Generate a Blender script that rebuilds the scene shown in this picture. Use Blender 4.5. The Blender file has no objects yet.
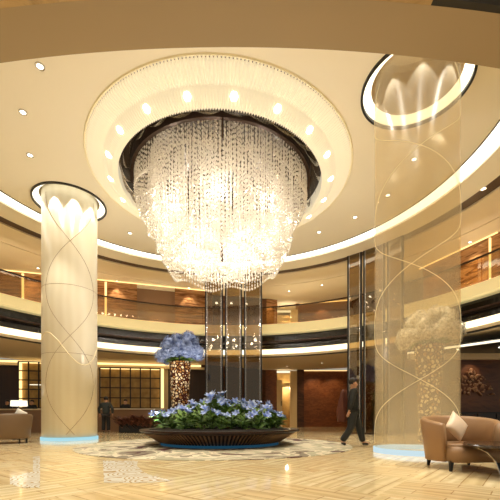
import bpy, bmesh, math, random
from mathutils import Vector, Matrix
R_ = random.Random(7)
PI = math.pi
scn = bpy.context.scene
COL = scn.collection
EYE = 0.82; F = 360.0; HY = 416.0
def at(x, y, Y):                       # photo pixel at depth Y -> world point
    return Vector(((x-250)/F*Y, Y, EYE+(HY-y)/F*Y))
def gx(x, Y): return (x-250)/F*Y
CX, CY = -1.1, 9.9                     # centre of the round atrium
CE = 7.46+EYE                          # ceiling height

# ---------------------------------------------------------------- materials
def lin(c):
    return tuple(((v/255)/12.92 if v/255 <= .04045 else ((v/255+.055)/1.055)**2.4) for v in c)+(1,)
def newmat(name):
    m = bpy.data.materials.new(name); m.use_nodes = True
    nt = m.node_tree; return m, nt, nt.nodes['Principled BSDF']
def pm(name, rgb, rough=.5, metal=0, spec=.5, noise=0, nscale=5, rgb2=None, bump=0, coat=0, emit=None, es=0):
    m, nt, b = newmat(name)
    b.inputs['Base Color'].default_value = lin(rgb)
    b.inputs['Roughness'].default_value = rough; b.inputs['Metallic'].default_value = metal
    b.inputs['Specular IOR Level'].default_value = spec; b.inputs['Coat Weight'].default_value = coat
    if emit: b.inputs['Emission Color'].default_value = lin(emit); b.inputs['Emission Strength'].default_value = es
    if rgb2 or bump:
        tc = nt.nodes.new('ShaderNodeTexCoord'); n = nt.nodes.new('ShaderNodeTexNoise')
        n.inputs['Scale'].default_value = nscale; n.inputs['Detail'].default_value = 4
        nt.links.new(tc.outputs['Object'], n.inputs['Vector'])
        if rgb2:
            r = nt.nodes.new('ShaderNodeValToRGB'); r.color_ramp.elements[0].color = lin(rgb); r.color_ramp.elements[1].color = lin(rgb2)
            r.color_ramp.elements[0].position = .35; r.color_ramp.elements[1].position = .65
            nt.links.new(n.outputs['Fac'], r.inputs['Fac']); nt.links.new(r.outputs['Color'], b.inputs['Base Color'])
        if bump:
            bp = nt.nodes.new('ShaderNodeBump'); bp.inputs['Strength'].default_value = bump
            nt.links.new(n.outputs['Fac'], bp.inputs['Height']); nt.links.new(bp.outputs['Normal'], b.inputs['Normal'])
    return m
def em(name, rgb, s):
    m = bpy.data.materials.new(name); m.use_nodes = True; nt = m.node_tree; nt.nodes.clear()
    e = nt.nodes.new('ShaderNodeEmission'); o = nt.nodes.new('ShaderNodeOutputMaterial')
    e.inputs['Color'].default_value = lin(rgb); e.inputs['Strength'].default_value = s
    nt.links.new(e.outputs[0], o.inputs['Surface']); return m
def banded(name, cols, scale=(1, 1, 1), wscale=1.2, dist=6, rough=.25, direction='Z', coat=0):
    m, nt, b = newmat(name); N = nt.nodes.new; L = nt.links.new
    tc = N('ShaderNodeTexCoord'); mp = N('ShaderNodeMapping'); mp.inputs['Scale'].default_value = scale
    n = N('ShaderNodeTexNoise'); n.inputs['Scale'].default_value = wscale; n.inputs['Detail'].default_value = 7; n.inputs['Roughness'].default_value = .62; n.inputs['Distortion'].default_value = dist*.12
    r = N('ShaderNodeValToRGB'); cr = r.color_ramp
    while len(cr.elements) < len(cols): cr.elements.new(.5)
    for i, c in enumerate(cols): cr.elements[i].position = .3+.4*i/(len(cols)-1); cr.elements[i].color = lin(c)
    L(tc.outputs['Object'], mp.inputs['Vector']); L(mp.outputs[0], n.inputs['Vector']); L(n.outputs['Fac'], r.inputs['Fac']); L(r.outputs['Color'], b.inputs['Base Color'])
    b.inputs['Roughness'].default_value = rough; b.inputs['Coat Weight'].default_value = coat
    return m
M = {}
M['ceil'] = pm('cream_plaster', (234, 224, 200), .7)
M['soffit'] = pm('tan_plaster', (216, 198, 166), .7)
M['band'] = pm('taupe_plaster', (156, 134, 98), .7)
M['darkband'] = pm('dark_brown_slot', (70, 45, 26), .5)
M['lip'] = pm('ivory_fascia', (246, 234, 196), .4)
M['lipdark'] = pm('black_glass_fascia', (26, 22, 20), .12)
M['black'] = pm('black_trim', (18, 14, 12), .35)
M['bronze'] = pm('dark_bronze', (62, 44, 34), .3, metal=.6)
M['chrome'] = pm('polished_chrome', (225, 220, 212), .08, metal=1)
M['steel'] = pm('brushed_steel', (205, 205, 205), .2, metal=.8)
M['onyx'] = banded('brown_onyx', [(78, 44, 24), (140, 92, 56), (178, 132, 88), (100, 60, 36), (164, 116, 72)], (.22, .22, 2.0), 2.2, 7, .22)
M['redstone'] = banded('red_brown_stone', [(84, 46, 24), (134, 80, 44), (104, 58, 30), (150, 92, 54)], (.6, .6, 1.6), 3.2, 5, .3)
M['walnut'] = banded('dark_walnut', [(44, 24, 14), (96, 58, 34), (60, 34, 20)], (.3, .3, 1.2), 2.2, 5, .3)
M['darkwood'] = banded('dark_curtain_wood', [(34, 20, 14), (58, 36, 24)], (4, 4, .1), 2, 1, .4, 'X')
M['marble'] = banded('gold_marble', [(120, 92, 52), (176, 144, 92), (92, 66, 36)], (.8, .8, .8), 1.5, 9, .3)
M['taupe'] = pm('taupe_panel', (128, 96, 70), .4)
M['gold_back'] = pm('gold_cabinet_back', (206, 170, 104), .5, rgb2=(176, 138, 78), nscale=3)
M['cove'] = em('cove_light', (255, 246, 226), 3.2)
M['cove2'] = em('gallery_edge_light', (255, 238, 198), 2.2)
M['strip'] = em('warm_strip_light', (255, 214, 140), 2.0)
M['hole'] = em('column_ring_light', (255, 244, 214), 2.4)
M['bulb'] = em('bulb_glow', (255, 246, 220), 11)
M['dl'] = em('downlight_glow', (255, 244, 220), 6)
M['shade'] = em('lamp_shade_glow', (255, 244, 214), 1.6)
M['cyan'] = em('pale_blue_light', (176, 226, 238), .95)
M['blue'] = em('blue_glow', (60, 125, 160), .22)
M['goldline'] = em('gold_light_line', (255, 226, 164), .7)
M['white_door'] = pm('lit_cream_door', (245, 220, 165), .4)
M['leather'] = pm('tan_leather', (150, 114, 78), .42, bump=.05, nscale=40)
M['leather2'] = pm('taupe_leather', (112, 88, 62), .5, bump=.05, nscale=40)
M['cushion'] = pm('ivory_satin', (226, 200, 172), .45, bump=.08, nscale=6)
M['table'] = pm('dark_wood_gloss', (42, 26, 18), .15)
M['skin'] = pm('skin', (196, 148, 116), .5)
M['suit'] = pm('dark_suit', (30, 32, 30), .7)
M['hair'] = pm('dark_hair', (24, 16, 12), .5)
M['coat'] = pm('brown_coat', (92, 44, 24), .7)
M['shirt'] = pm('grey_shirt', (40, 48, 50), .7)
M['trouser'] = pm('charcoal_trousers', (24, 25, 28), .7)
M['white'] = pm('white_cloth', (232, 226, 214), .6)
M['leaf'] = pm('lily_leaf', (58, 96, 36), .5, rgb2=(122, 156, 62), nscale=8)
M['petal'] = pm('blue_lily_petal', (84, 122, 212), .5, rgb2=(206, 220, 250), nscale=14)
M['hyd'] = pm('blue_hydrangea', (72, 96, 160), .6, rgb2=(176, 194, 232), nscale=9)
M['hydw'] = pm('ivory_hydrangea', (150, 140, 118), .6, rgb2=(250, 246, 232), nscale=12)
M['stem'] = pm('dark_stem', (44, 66, 30), .6)
M['soil'] = pm('dark_soil', (30, 22, 16), .9, bump=.4, nscale=30)
M['redfol'] = pm('dark_red_foliage', (52, 28, 24), .6, rgb2=(128, 80, 66), nscale=10)

# stone floor: herringbone blocks of veined honey marble
def floor_mat():
    m, nt, b = newmat('honey_marble_floor'); N = nt.nodes.new; L = nt.links.new
    tc = N('ShaderNodeTexCoord')
    def brick(rot, c1, c2, sc):
        mp = N('ShaderNodeMapping'); mp.inputs['Rotation'].default_value = (0, 0, math.radians(rot)); L(tc.outputs['Object'], mp.inputs['Vector'])
        br = N('ShaderNodeTexBrick'); br.inputs['Scale'].default_value = sc; br.inputs['Mortar Size'].default_value = .008; br.inputs['Brick Width'].default_value = .8; br.inputs['Row Height'].default_value = .27
        br.inputs['Color1'].default_value = lin(c1); br.inputs['Color2'].default_value = lin(c2); br.inputs['Mortar'].default_value = lin((196, 164, 118)); br.inputs['Bias'].default_value = 0
        L(mp.outputs[0], br.inputs['Vector'])
        w = N('ShaderNodeTexWave'); w.bands_direction = 'Y'; w.inputs['Scale'].default_value = 1.6; w.inputs['Distortion'].default_value = 9; w.inputs['Detail'].default_value = 4
        mp2 = N('ShaderNodeMapping'); mp2.inputs['Scale'].default_value = (.35, 1.2, 1); L(mp.outputs[0], mp2.inputs['Vector']); L(mp2.outputs[0], w.inputs['Vector'])
        mx = N('ShaderNodeMix'); mx.data_type = 'RGBA'; mx.blend_type = 'MULTIPLY'; mx.inputs['Factor'].default_value = 1
        rp = N('ShaderNodeValToRGB'); rp.color_ramp.elements[0].color = (.88, .83, .74, 1); rp.color_ramp.elements[1].color = (1.1, 1.08, 1.05, 1)
        L(w.outputs['Fac'], rp.inputs['Fac']); L(br.outputs['Color'], mx.inputs[6]); L(rp.outputs[0], mx.inputs[7]); return mx.outputs[2]
    a = brick(38, (246, 228, 186), (234, 208, 160), 1.2); c = brick(-52, (240, 218, 170), (250, 234, 194), 1.2)
    ck = N('ShaderNodeTexChecker'); ck.inputs['Scale'].default_value = .8
    mp = N('ShaderNodeMapping'); mp.inputs['Rotation'].default_value = (0, 0, math.radians(38)); L(tc.outputs['Object'], mp.inputs['Vector']); L(mp.outputs[0], ck.inputs['Vector'])
    mx = N('ShaderNodeMix'); mx.data_type = 'RGBA'; L(ck.outputs['Fac'], mx.inputs['Factor']); L(a, mx.inputs[6]); L(c, mx.inputs[7])
    L(mx.outputs[2], b.inputs['Base Color'])
    b.inputs['Roughness'].default_value = .09; b.inputs['Specular IOR Level'].default_value = .6
    return m
M['floor'] = floor_mat()
def carpet_mat():
    m, nt, b = newmat('abstract_rug'); N = nt.nodes.new; L = nt.links.new
    tc = N('ShaderNodeTexCoord'); n = N('ShaderNodeTexNoise'); n.inputs['Scale'].default_value = .75; n.inputs['Detail'].default_value = 3; n.inputs['Distortion'].default_value = 1.2
    mp = N('ShaderNodeMapping'); mp.inputs['Location'].default_value = (3.1, 1.4, 0); L(tc.outputs['Object'], mp.inputs['Vector']); L(mp.outputs[0], n.inputs['Vector'])
    r = N('ShaderNodeValToRGB'); cr = r.color_ramp; cr.interpolation = 'CONSTANT'
    P = [(0, (70, 22, 24)), (.37, (128, 116, 98)), (.43, (206, 194, 168)), (.49, (166, 160, 134)), (.56, (216, 204, 178)), (.61, (140, 128, 108)), (.665, (74, 20, 22))]
    while len(cr.elements) < len(P): cr.elements.new(.5)
    for e, (p, c) in zip(cr.elements, P): e.position = p; e.color = lin(c)
    L(n.outputs['Fac'], r.inputs['Fac']); L(r.outputs['Color'], b.inputs['Base Color']); b.inputs['Roughness'].default_value = .8
    return m
M['rug'] = carpet_mat()
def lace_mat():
    m, nt, b = newmat('white_lace'); N = nt.nodes.new; L = nt.links.new
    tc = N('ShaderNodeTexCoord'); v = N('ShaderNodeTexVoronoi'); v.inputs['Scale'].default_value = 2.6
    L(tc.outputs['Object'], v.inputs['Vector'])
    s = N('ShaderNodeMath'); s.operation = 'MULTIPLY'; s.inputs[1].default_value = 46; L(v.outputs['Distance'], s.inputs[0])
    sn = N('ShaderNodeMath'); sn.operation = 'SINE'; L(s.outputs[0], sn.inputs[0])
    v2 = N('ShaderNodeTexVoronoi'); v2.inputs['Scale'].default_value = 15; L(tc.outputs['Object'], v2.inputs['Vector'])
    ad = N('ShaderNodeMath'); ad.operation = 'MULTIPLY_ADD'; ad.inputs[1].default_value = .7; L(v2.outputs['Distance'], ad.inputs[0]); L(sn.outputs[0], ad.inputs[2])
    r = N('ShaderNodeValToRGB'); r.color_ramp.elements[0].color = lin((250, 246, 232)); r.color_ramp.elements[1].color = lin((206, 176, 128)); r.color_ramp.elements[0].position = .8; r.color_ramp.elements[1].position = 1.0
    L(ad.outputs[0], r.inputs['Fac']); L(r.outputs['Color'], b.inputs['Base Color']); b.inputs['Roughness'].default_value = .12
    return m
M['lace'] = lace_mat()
def vase_mat():
    m, nt, b = newmat('shell_inlaid_lacquer'); N = nt.nodes.new; L = nt.links.new
    tc = N('ShaderNodeTexCoord'); v = N('ShaderNodeTexVoronoi'); v.feature = 'DISTANCE_TO_EDGE'; v.inputs['Scale'].default_value = 9; v2 = N('ShaderNodeTexVoronoi'); v2.inputs['Scale'].default_value = 9
    L(tc.outputs['Object'], v.inputs['Vector']); L(tc.outputs['Object'], v2.inputs['Vector'])
    g = N('ShaderNodeMath'); g.operation = 'GREATER_THAN'; g.inputs[1].default_value = .16; L(v.outputs['Distance'], g.inputs[0])
    r = N('ShaderNodeValToRGB'); r.color_ramp.interpolation = 'CONSTANT'; r.color_ramp.elements[0].color = lin((244, 226, 190)); r.color_ramp.elements[1].color = lin((176, 128, 72)); r.color_ramp.elements[1].position = .55
    s = N('ShaderNodeSeparateColor'); L(v2.outputs['Color'], s.inputs[0]); L(s.outputs[0], r.inputs['Fac'])
    mx = N('ShaderNodeMix'); mx.data_type = 'RGBA'; mx.inputs[6].default_value = lin((64, 26, 20)); L(g.outputs[0], mx.inputs['Factor']); L(r.outputs[0], mx.inputs[7]); L(mx.outputs[2], b.inputs['Base Color']); b.inputs['Roughness'].default_value = .2
    return m
M['vase'] = vase_mat()
def column_mat(name, cols, tr=0.0):
    m, nt, b = newmat(name); N = nt.nodes.new; L = nt.links.new
    tc = N('ShaderNodeTexCoord'); w = N('ShaderNodeTexWave'); w.bands_direction = 'X'; w.inputs['Scale'].default_value = 1.3; w.inputs['Distortion'].default_value = 4; w.inputs['Detail'].default_value = 3
    mp = N('ShaderNodeMapping'); mp.inputs['Scale'].default_value = (1, 1, .35); L(tc.outputs['Object'], mp.inputs['Vector']); L(mp.outputs[0], w.inputs['Vector'])
    r = N('ShaderNodeValToRGB'); r.color_ramp.elements[0].color = lin(cols[0]); r.color_ramp.elements[1].color = lin(cols[1])
    L(w.outputs['Fac'], r.inputs['Fac']); L(r.outputs[0], b.inputs['Base Color']); b.inputs['Roughness'].default_value = .28
    if tr:
        out = nt.nodes['Material Output']; t = N('ShaderNodeBsdfTransparent'); t.inputs['Color'].default_value = (.975, .94, .86, 1)
        mx = N('ShaderNodeMixShader'); mx.inputs[0].default_value = 1-tr; L(t.outputs[0], mx.inputs[1]); L(b.outputs[0], mx.inputs[2]); L(mx.outputs[0], out.inputs['Surface'])
    return m
M['column'] = column_mat('cream_onyx', [(242, 234, 212), (238, 229, 205)])
M['gcolumn'] = column_mat('translucent_amber_glass', [(246, 236, 214), (240, 228, 202)], .84)
def glass_mat(name, tint, refl, rough=.02, gcol=(1, .95, .85, 1)):
    m = bpy.data.materials.new(name); m.use_nodes = True; nt = m.node_tree; nt.nodes.clear(); N = nt.nodes.new; L = nt.links.new
    t = N('ShaderNodeBsdfTransparent'); t.inputs['Color'].default_value = lin(tint); g = N('ShaderNodeBsdfGlossy'); g.inputs['Roughness'].default_value = rough; g.inputs['Color'].default_value = gcol
    mx = N('ShaderNodeMixShader'); mx.inputs[0].default_value = refl; o = N('ShaderNodeOutputMaterial')
    L(t.outputs[0], mx.inputs[1]); L(g.outputs[0], mx.inputs[2]); L(mx.outputs[0], o.inputs['Surface']); return m
M['bglass'] = glass_mat('bronze_tinted_glass', (196, 178, 142), .1)
M['cglass'] = glass_mat('clear_balustrade_glass', (235, 226, 205), .08)
def crystal_mat():
    m = bpy.data.materials.new('crystal'); m.use_nodes = True; nt = m.node_tree; nt.nodes.clear(); N = nt.nodes.new; L = nt.links.new
    d = N('ShaderNodeBsdfTranslucent'); d.inputs['Color'].default_value = (.97, .93, .86, 1)
    df = N('ShaderNodeBsdfDiffuse'); df.inputs['Color'].default_value = (.95, .92, .86, 1)
    g = N('ShaderNodeBsdfGlossy'); g.inputs['Roughness'].default_value = .12; g.inputs['Color'].default_value = (1, .97, .92, 1)
    t = N('ShaderNodeBsdfTransparent')
    a = N('ShaderNodeMixShader'); a.inputs[0].default_value = .45; L(d.outputs[0], a.inputs[1]); L(df.outputs[0], a.inputs[2])
    b = N('ShaderNodeMixShader'); b.inputs[0].default_value = .3; L(a.outputs[0], b.inputs[1]); L(g.outputs[0], b.inputs[2])
    c = N('ShaderNodeMixShader'); c.inputs[0].default_value = .15; L(b.outputs[0], c.inputs[1]); L(t.outputs[0], c.inputs[2])
    o = N('ShaderNodeOutputMaterial'); L(c.outputs[0], o.inputs['Surface']); return m
M['crystal'] = crystal_mat()
def ribglow_mat():
    m = bpy.data.materials.new('ribbed_glass_lit'); m.use_nodes = True; nt = m.node_tree; nt.nodes.clear(); N = nt.nodes.new; L = nt.links.new
    e = N('ShaderNodeEmission'); e.inputs['Color'].default_value = lin((255, 241, 208)); e.inputs['Strength'].default_value = .46
    d = N('ShaderNodeBsdfPrincipled'); d.inputs['Base Color'].default_value = lin((206, 196, 166)); d.inputs['Roughness'].default_value = .2
    a = N('ShaderNodeAddShader'); L(e.outputs[0], a.inputs[0]); L(d.outputs[0], a.inputs[1]); o = N('ShaderNodeOutputMaterial'); L(a.outputs[0], o.inputs['Surface']); return m
M['ribglow'] = ribglow_mat()

# ---------------------------------------------------------------- mesh helpers
def link(name, bm, m, parent=None, smooth=False, loc=None):
    me = bpy.data.meshes.new(name); 
    bmesh.ops.recalc_face_normals(bm, faces=bm.faces[:]) if len(bm.faces) < 60000 else None
    bm.to_mesh(me); bm.free(); me.materials.append(m)
    if smooth:
        for p in me.polygons: p.use_smooth = True
    o = bpy.data.objects.new(name, me); COL.objects.link(o)
    if loc is not None: o.location = loc
    if parent: o.parent = parent
    return o
def pydata(name, v, f, m, parent=None, smooth=False):
    me = bpy.data.meshes.new(name); me.from_pydata([tuple(p) for p in v], [], f); me.materials.append(m)
    if smooth:
        for p in me.polygons: p.use_smooth = True
    o = bpy.data.objects.new(name, me); COL.objects.link(o)
    if parent: o.parent = parent
    return o
def tag(o, label, cat, group=None, kind=None):
    if label: o['label'] = label
    if cat: o['category'] = cat
    if group: o['group'] = group
    if kind: o['kind'] = kind
    return o
def thing(name, label, cat, loc=(0, 0, 0), rz=0, group=None):
    o = bpy.data.objects.new(name, None); o.empty_display_size = .2; COL.objects.link(o); o.location = loc; o.rotation_euler = (0, 0, rz)
    return tag(o, label, cat, group)
def copy_tree(o, parent=None):
    c = o.copy(); COL.objects.link(c); c.parent = parent
    for ch in list(o.children): copy_tree(ch, c)
    return c
def struct(o): o['kind'] = 'structure'; return o
def box(bm, x0, x1, y0, y1, z0, z1, mat=None, bev=0):
    r = bmesh.ops.create_cube(bm, size=1); vs = r['verts']
    T = Matrix.Translation(((x0+x1)/2, (y0+y1)/2, (z0+z1)/2)) @ Matrix.Diagonal((x1-x0, y1-y0, z1-z0, 1))
    if mat: T = mat @ T
    bmesh.ops.transform(bm, matrix=T, verts=vs)
    if bev:
        es = list({e for v in vs for e in v.link_edges}); bmesh.ops.bevel(bm, geom=es, offset=bev, segments=3, affect='EDGES', profile=.6)
def BX(*a, **k):
    bm = bmesh.new(); box(bm, *a, **k); return bm
def tube(bm, pts, r, n=8, cap=True, closed=False, taper=None):
    pts = [Vector(p) for p in pts]; rings = []; N_ = len(pts); up = Vector((0, 0, 1))
    for i, p in enumerate(pts):
        a = pts[(i-1) % N_] if closed or i > 0 else pts[i]; b = pts[(i+1) % N_] if closed or i < N_-1 else pts[i]
        t = (b-a).normalized(); u = t.cross(up)
        if u.length < 1e-3: u = t.cross(Vector((1, 0, 0)))
        u.normalize(); w = u.cross(t); rr = r*(taper[i] if taper else 1)
        rings.append([bm.verts.new(p+(u*math.cos(k*2*PI/n)+w*math.sin(k*2*PI/n))*rr) for k in range(n)])
    for i in range(N_ if closed else N_-1):
        A = rings[i]; B = rings[(i+1) % N_]
        for k in range(n): bm.faces.new((A[k], A[(k+1) % n], B[(k+1) % n], B[k]))
    if cap and not closed: bm.faces.new(rings[0]); bm.faces.new(rings[-1])
def lathe(bm, prof, cx=0, cy=0, n=64, a0=0, a1=2*PI, closed=False):
    full = abs(a1-a0-2*PI) < 1e-6; st = n if full else n+1; rings = []
    for i in range(st):
        a = a0+(a1-a0)*i/n
        rings.append([bm.verts.new((cx+r*math.cos(a), cy+r*math.sin(a), z)) for r, z in prof])
    m = len(prof)
    for i in range(n):
        A = rings[i]; B = rings[(i+1) % st]
        for k in range(m if closed else m-1):
            q = (A[k], B[k], B[(k+1) % m], A[(k+1) % m])
            try: bm.faces.new(q)
            except ValueError: pass
    if closed and not full: bm.faces.new(rings[0]); bm.faces.new(rings[-1])
def ring(name, r0, r1, z0, z1, m, cx=CX, cy=CY, a0=0, a1=2*PI, n=128, parent=None):
    bm = bmesh.new(); lathe(bm, [(r0, z0), (r1, z0), (r1, z1), (r0, z1)], cx, cy, n, a0, a1, closed=True)
    return link(name, bm, m, parent)
def solid_poly_holes(name, outer, holes, z, t, m):
    bm = bmesh.new()
    for loop in [outer]+holes:
        vs = [bm.verts.new((x, y, z)) for x, y in loop]
        for i in range(len(vs)): bm.edges.new((vs[i], vs[(i+1) % len(vs)]))
    bmesh.ops.triangle_fill(bm, use_beauty=True, use_dissolve=False, edges=bm.edges[:])
    r = bmesh.ops.extrude_face_region(bm, geom=bm.faces[:])
    bmesh.ops.translate(bm, vec=(0, 0, t), verts=[g for g in r['geom'] if isinstance(g, bmesh.types.BMVert)])
    return link(name, bm, m)
def circ(cx, cy, r, n=96, rev=False):
    p = [(cx+r*math.cos(2*PI*i/n), cy+r*math.sin(2*PI*i/n)) for i in range(n)]
    return p[::-1] if rev else p
def wall(name, a, b, z0, z1, m, t=.15, parent=None):
    a = Vector(a); b = Vector(b); d = (b-a).normalized(); nrm = Vector((-d.y, d.x))  # thickness goes away from the room
    if nrm.dot(Vector((CX, CY-6))-a) > 0: nrm = -nrm
    bm = bmesh.new(); P = [a, b, b+nrm*t, a+nrm*t]
    lo = [bm.verts.new((p.x, p.y, z0)) for p in P]; hi = [bm.verts.new((p.x, p.y, z1)) for p in P]
    bm.faces.new(lo); bm.faces.new(hi)
    for i in range(4): bm.faces.new((lo[i], lo[(i+1) % 4], hi[(i+1) % 4], hi[i]))
    return link(name, bm, m, parent)

# ---------------------------------------------------------------- the shell
struct(link('floor', BX(-22, 20, -4, 30, -.2, 0), M['floor']))
COLS = [(-6.31, 12.63), (3.75, 8.14)]; CR = .88; HR = 1.14
CHX, CHY, CHR = -.88, 11.36, 3.93
struct(solid_poly_holes('ceiling', circ(CX, CY, 7.43, 160), [circ(x, y, HR, 64) for x, y in COLS]+[circ(CHX, CHY, CHR-.03, 96)], CE, .06, M['ceil']))
struct(ring('trim_1', 7.43, 7.46, CE-.02, CE+.06, M['black'], n=160))            # dark edge of the ceiling disc
# cove: bright channel recessed behind the disc's edge
bm = bmesh.new(); lathe(bm, [(7.47, CE+.03), (7.98, CE+.03), (7.98, CE+.10), (7.47, CE+.10)], CX, CY, 160, closed=True); struct(link('trim_2', bm, M['cove']))
struct(ring('trim_3', 7.98, 8.88, CE-.04, CE+.12, M['ceil'], n=160))
struct(ring('trim_4', 8.88, 9.45, CE+.06, CE+.16, M['darkband'], n=160))
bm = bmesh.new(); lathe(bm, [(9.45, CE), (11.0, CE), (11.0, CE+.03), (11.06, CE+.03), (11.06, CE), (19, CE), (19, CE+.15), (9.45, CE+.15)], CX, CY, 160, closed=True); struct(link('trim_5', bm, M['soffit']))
ring_lid = ring('trim_6', .01, 9.5, CE+1.6, CE+1.7, M['darkband'], n=64); struct(ring_lid)

# holes around the columns
for k, (x, y) in enumerate(COLS):
    bm = bmesh.new(); lathe(bm, [(HR+.0, CE-.05), (HR+.055, CE-.05), (HR+.055, CE+.02), (HR+.0, CE+.02)], x, y, 64, closed=True)
    struct(link('trim_%d' % (7+k*3), bm, M['black']))
    bm = bmesh.new(); lathe(bm, [(CR+.08, CE+.10), (HR, CE+.02), (HR, CE+.12), (CR+.08, CE+.14)], x, y, 64, closed=True)
    struct(link('trim_%d' % (8+k*3), bm, M['hole']))
    bm = bmesh.new(); lathe(bm, [(HR+.02, CE+.14), (HR+.02, CE+1.4), (.01, CE+1.4), (.01, CE+1.5), (HR+.1, CE+1.5), (HR+.1, CE+.14)], x, y, 48, closed=True)
    struct(link('trim_%d' % (9+k*3), bm, M['soffit']))

# gallery slab (first floor balcony), layered from the top down
A0, A1 = math.radians(-28), math.radians(208)
zb = EYE
def gal(n, r0, r1, h0, h1, m): struct(ring('trim_%d' % n, r0, r1, zb+h0, zb+h1, m, a0=A0, a1=A1, n=140))
bm = bmesh.new(); lathe(bm, [(10.95, zb+4.80), (11.12, zb+5.30), (13.6, zb+5.30), (13.6, zb+4.72), (11.0, zb+4.72)], CX, CY, 140, A0, A1, closed=True); struct(link('trim_13', bm, pm('glow_added_fascia', (240, 226, 180), .4, emit=(250, 228, 160), es=.34)))  # cream fascia with a glow added in its material to look brightly lit
gal(14, 11.35, 13.6, 3.86, 4.72, M['lipdark'])
gal(15, 11.0, 11.35, 4.22, 4.30, M['bronze'])
bm = bmesh.new(); lathe(bm, [(10.82, zb+3.52), (10.82, zb+3.76), (10.9, zb+3.80), (11.1, zb+3.80), (11.1, zb+3.52)], CX, CY, 140, A0, A1, closed=True); struct(link('trim_16', bm, M['cove2']))
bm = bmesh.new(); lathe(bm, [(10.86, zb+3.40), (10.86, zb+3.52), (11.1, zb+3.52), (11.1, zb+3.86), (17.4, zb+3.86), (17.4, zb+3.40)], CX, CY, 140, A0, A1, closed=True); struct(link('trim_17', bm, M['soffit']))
gal(18, 10.95, 11.12, 3.36, 3.40, M['black'])
# glass balustrade with its handrail
bal = thing('glass_balustrade', 'curved clear glass balustrade with slim bronze handrail along the upper gallery', 'railing', (CX, CY, zb+5.30))
ring('handrail', 10.98, 11.05, .92, .98, M['bronze'], 0, 0, A0, A1, 140, bal)
ring('glass_pane', 11.0, 11.03, .0, .92, M['cglass'], 0, 0, A0, A1, 140, bal)

# upper walls (X, Y corners)
UZ0, UZ1 = zb+4.7, CE+.02
def uw(n, a, b, m=None, t=.15): return struct(wall(n, a, b, UZ0, UZ1, m or M['onyx'], t))
P137 = (-6.39, 20.35); P175 = (-4.37, 20.96)
uw('wall_upper_left', (-17.5, 16.97), P137); uw('wall_upper_back', P175, (-2.3, 21.6))
uw('wall_upper_niche', (-6.6, 21.0), (-4.2, 21.7), M['taupe'])
uw('wall_upper_shaft', (-2.3, 22.2), (1.05, 22.9), M['walnut'])
uw('wall_upper_centre', (1.05, 22.9), (1.75, 23.15)); uw('wall_upper_hall', (3.15, 23.8), (3.3, 24.0)); uw('wall_upper_far', (3.3, 24.0), (6.6, 23.2), M['redstone'])
uw('wall_upper_gap', (6.6, 23.2), (8.3, 19.6), M['taupe']); uw('wall_upper_right', (8.7, 18.1), (10.1, 14.6)); uw('wall_upper_side', (10.1, 14.6), (13.4, 6.0))
# lighting slot along the top of the upper walls
def strip(name, a, b, w, h, m):
    bm = bmesh.new(); a = Vector(a); b = Vector(b); d = (b-a).normalized(); s = Vector((-d.y, d.x, 0)).normalized() if abs(d.z) < .9 else Vector((1, 0, 0))
    if abs(d.z) < .9:
        q = [a-s*w/2, b-s*w/2, b+s*w/2, a+s*w/2]; up = Vector((0, 0, h))
    else:
        q = [a, a+Vector((w, 0, 0)), a+Vector((w, h, 0)), a+Vector((0, h, 0))]; up = b-a
    lo = [bm.verts.new(p) for p in q]; hi = [bm.verts.new(p+up) for p in q]
    bm.faces.new(lo); bm.faces.new(hi)
    for i in range(4): bm.faces.new((lo[i], lo[(i+1) % 4], hi[(i+1) % 4], hi[i]))
    return link(name, bm, m)
def lightstrip(label, a, b, w, h, m, g=None):
    return tag(strip('light_strip', a, b, w, h, m), label, 'light', g)
lightstrip('thin warm light line along the top of the upper left stone wall', (-16, 17.25, CE-.06), (-2.5, 21.36, CE-.06), .05, .04, M['strip'])
lightstrip('thin warm light line above the upper right stone wall, past the clear column', (8.55, 18.2, CE-.06), (10.0, 14.55, CE-.06), .05, .04, M['strip'])
lightstrip('thin warm light line at the ceiling of the upper wall between the two glass screens', (3.3, 23.85, CE-.06), (6.5, 23.05, CE-.06), .05, .04, M['strip'])
def vstrip(label, x, Y, z0, z1, m=M['strip'], w=.1):
    return tag(strip('light_strip', (x, Y, z0), (x, Y, z1), w, .05, m), label, 'light')
def on_uw(px):      # point on the long upper left wall line seen at photo column px
    k = (px-250)/F; Y = 22.29/(1-.304*k); return k*Y, Y
x_, y_ = on_uw(23); vstrip('vertical warm light line on the upper wall at the far left', x_, y_-.12, UZ0+.6, CE-.1)
x_, y_ = on_uw(105.5); vstrip('vertical warm light line on the upper wall just right of the cream column', x_, y_-.12, UZ0+.6, CE-.1)
vstrip('vertical warm light line on the upper right stone wall', 9.88, 14.85, UZ0+.6, CE-.1, w=.07)
# lit openings with pale doors, upper and lower
def lit_door(n, x0, x1, Y, z0, z1, deep=1.4):
    t = thing('door_%d' % n, None, None, ((x0+x1)/2, Y, z0)); struct(t); w = (x1-x0)/2; h = z1-z0
    link('door_frame', BX(w-.34*w*2, w, 0, .25, 0, h), M['white_door'], t)
    link('door_leaf', BX(-w, -w+.55*w, .05, .15, 0, h*.84), M['white_door'], t)
    link('back_panel', BX(-w, w, deep, deep+.1, 0, h), M['gold_back'], t)
    link('transom', BX(-w+.55*w, w-.34*w*2, .3, .4, h*.72, h*.79), M['white_door'], t)
    link('door_handle', BX(-w+.4*w, -w+.46*w, 0.0, .05, h*.38, h*.46), M['bronze'], t)
    tag(strip('ceiling_strip', (-w, .25, h-.08), (w, .25, h-.08), .3, .05, M['shade']), None, None).parent = t
lit_door(1, 1.78, 3.12, 23.5, UZ0+.1, zb+6.95)
lit_door(2, gx(277, 26.3), gx(297, 26.3), 26.3, 0, zb+3.3)

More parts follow.
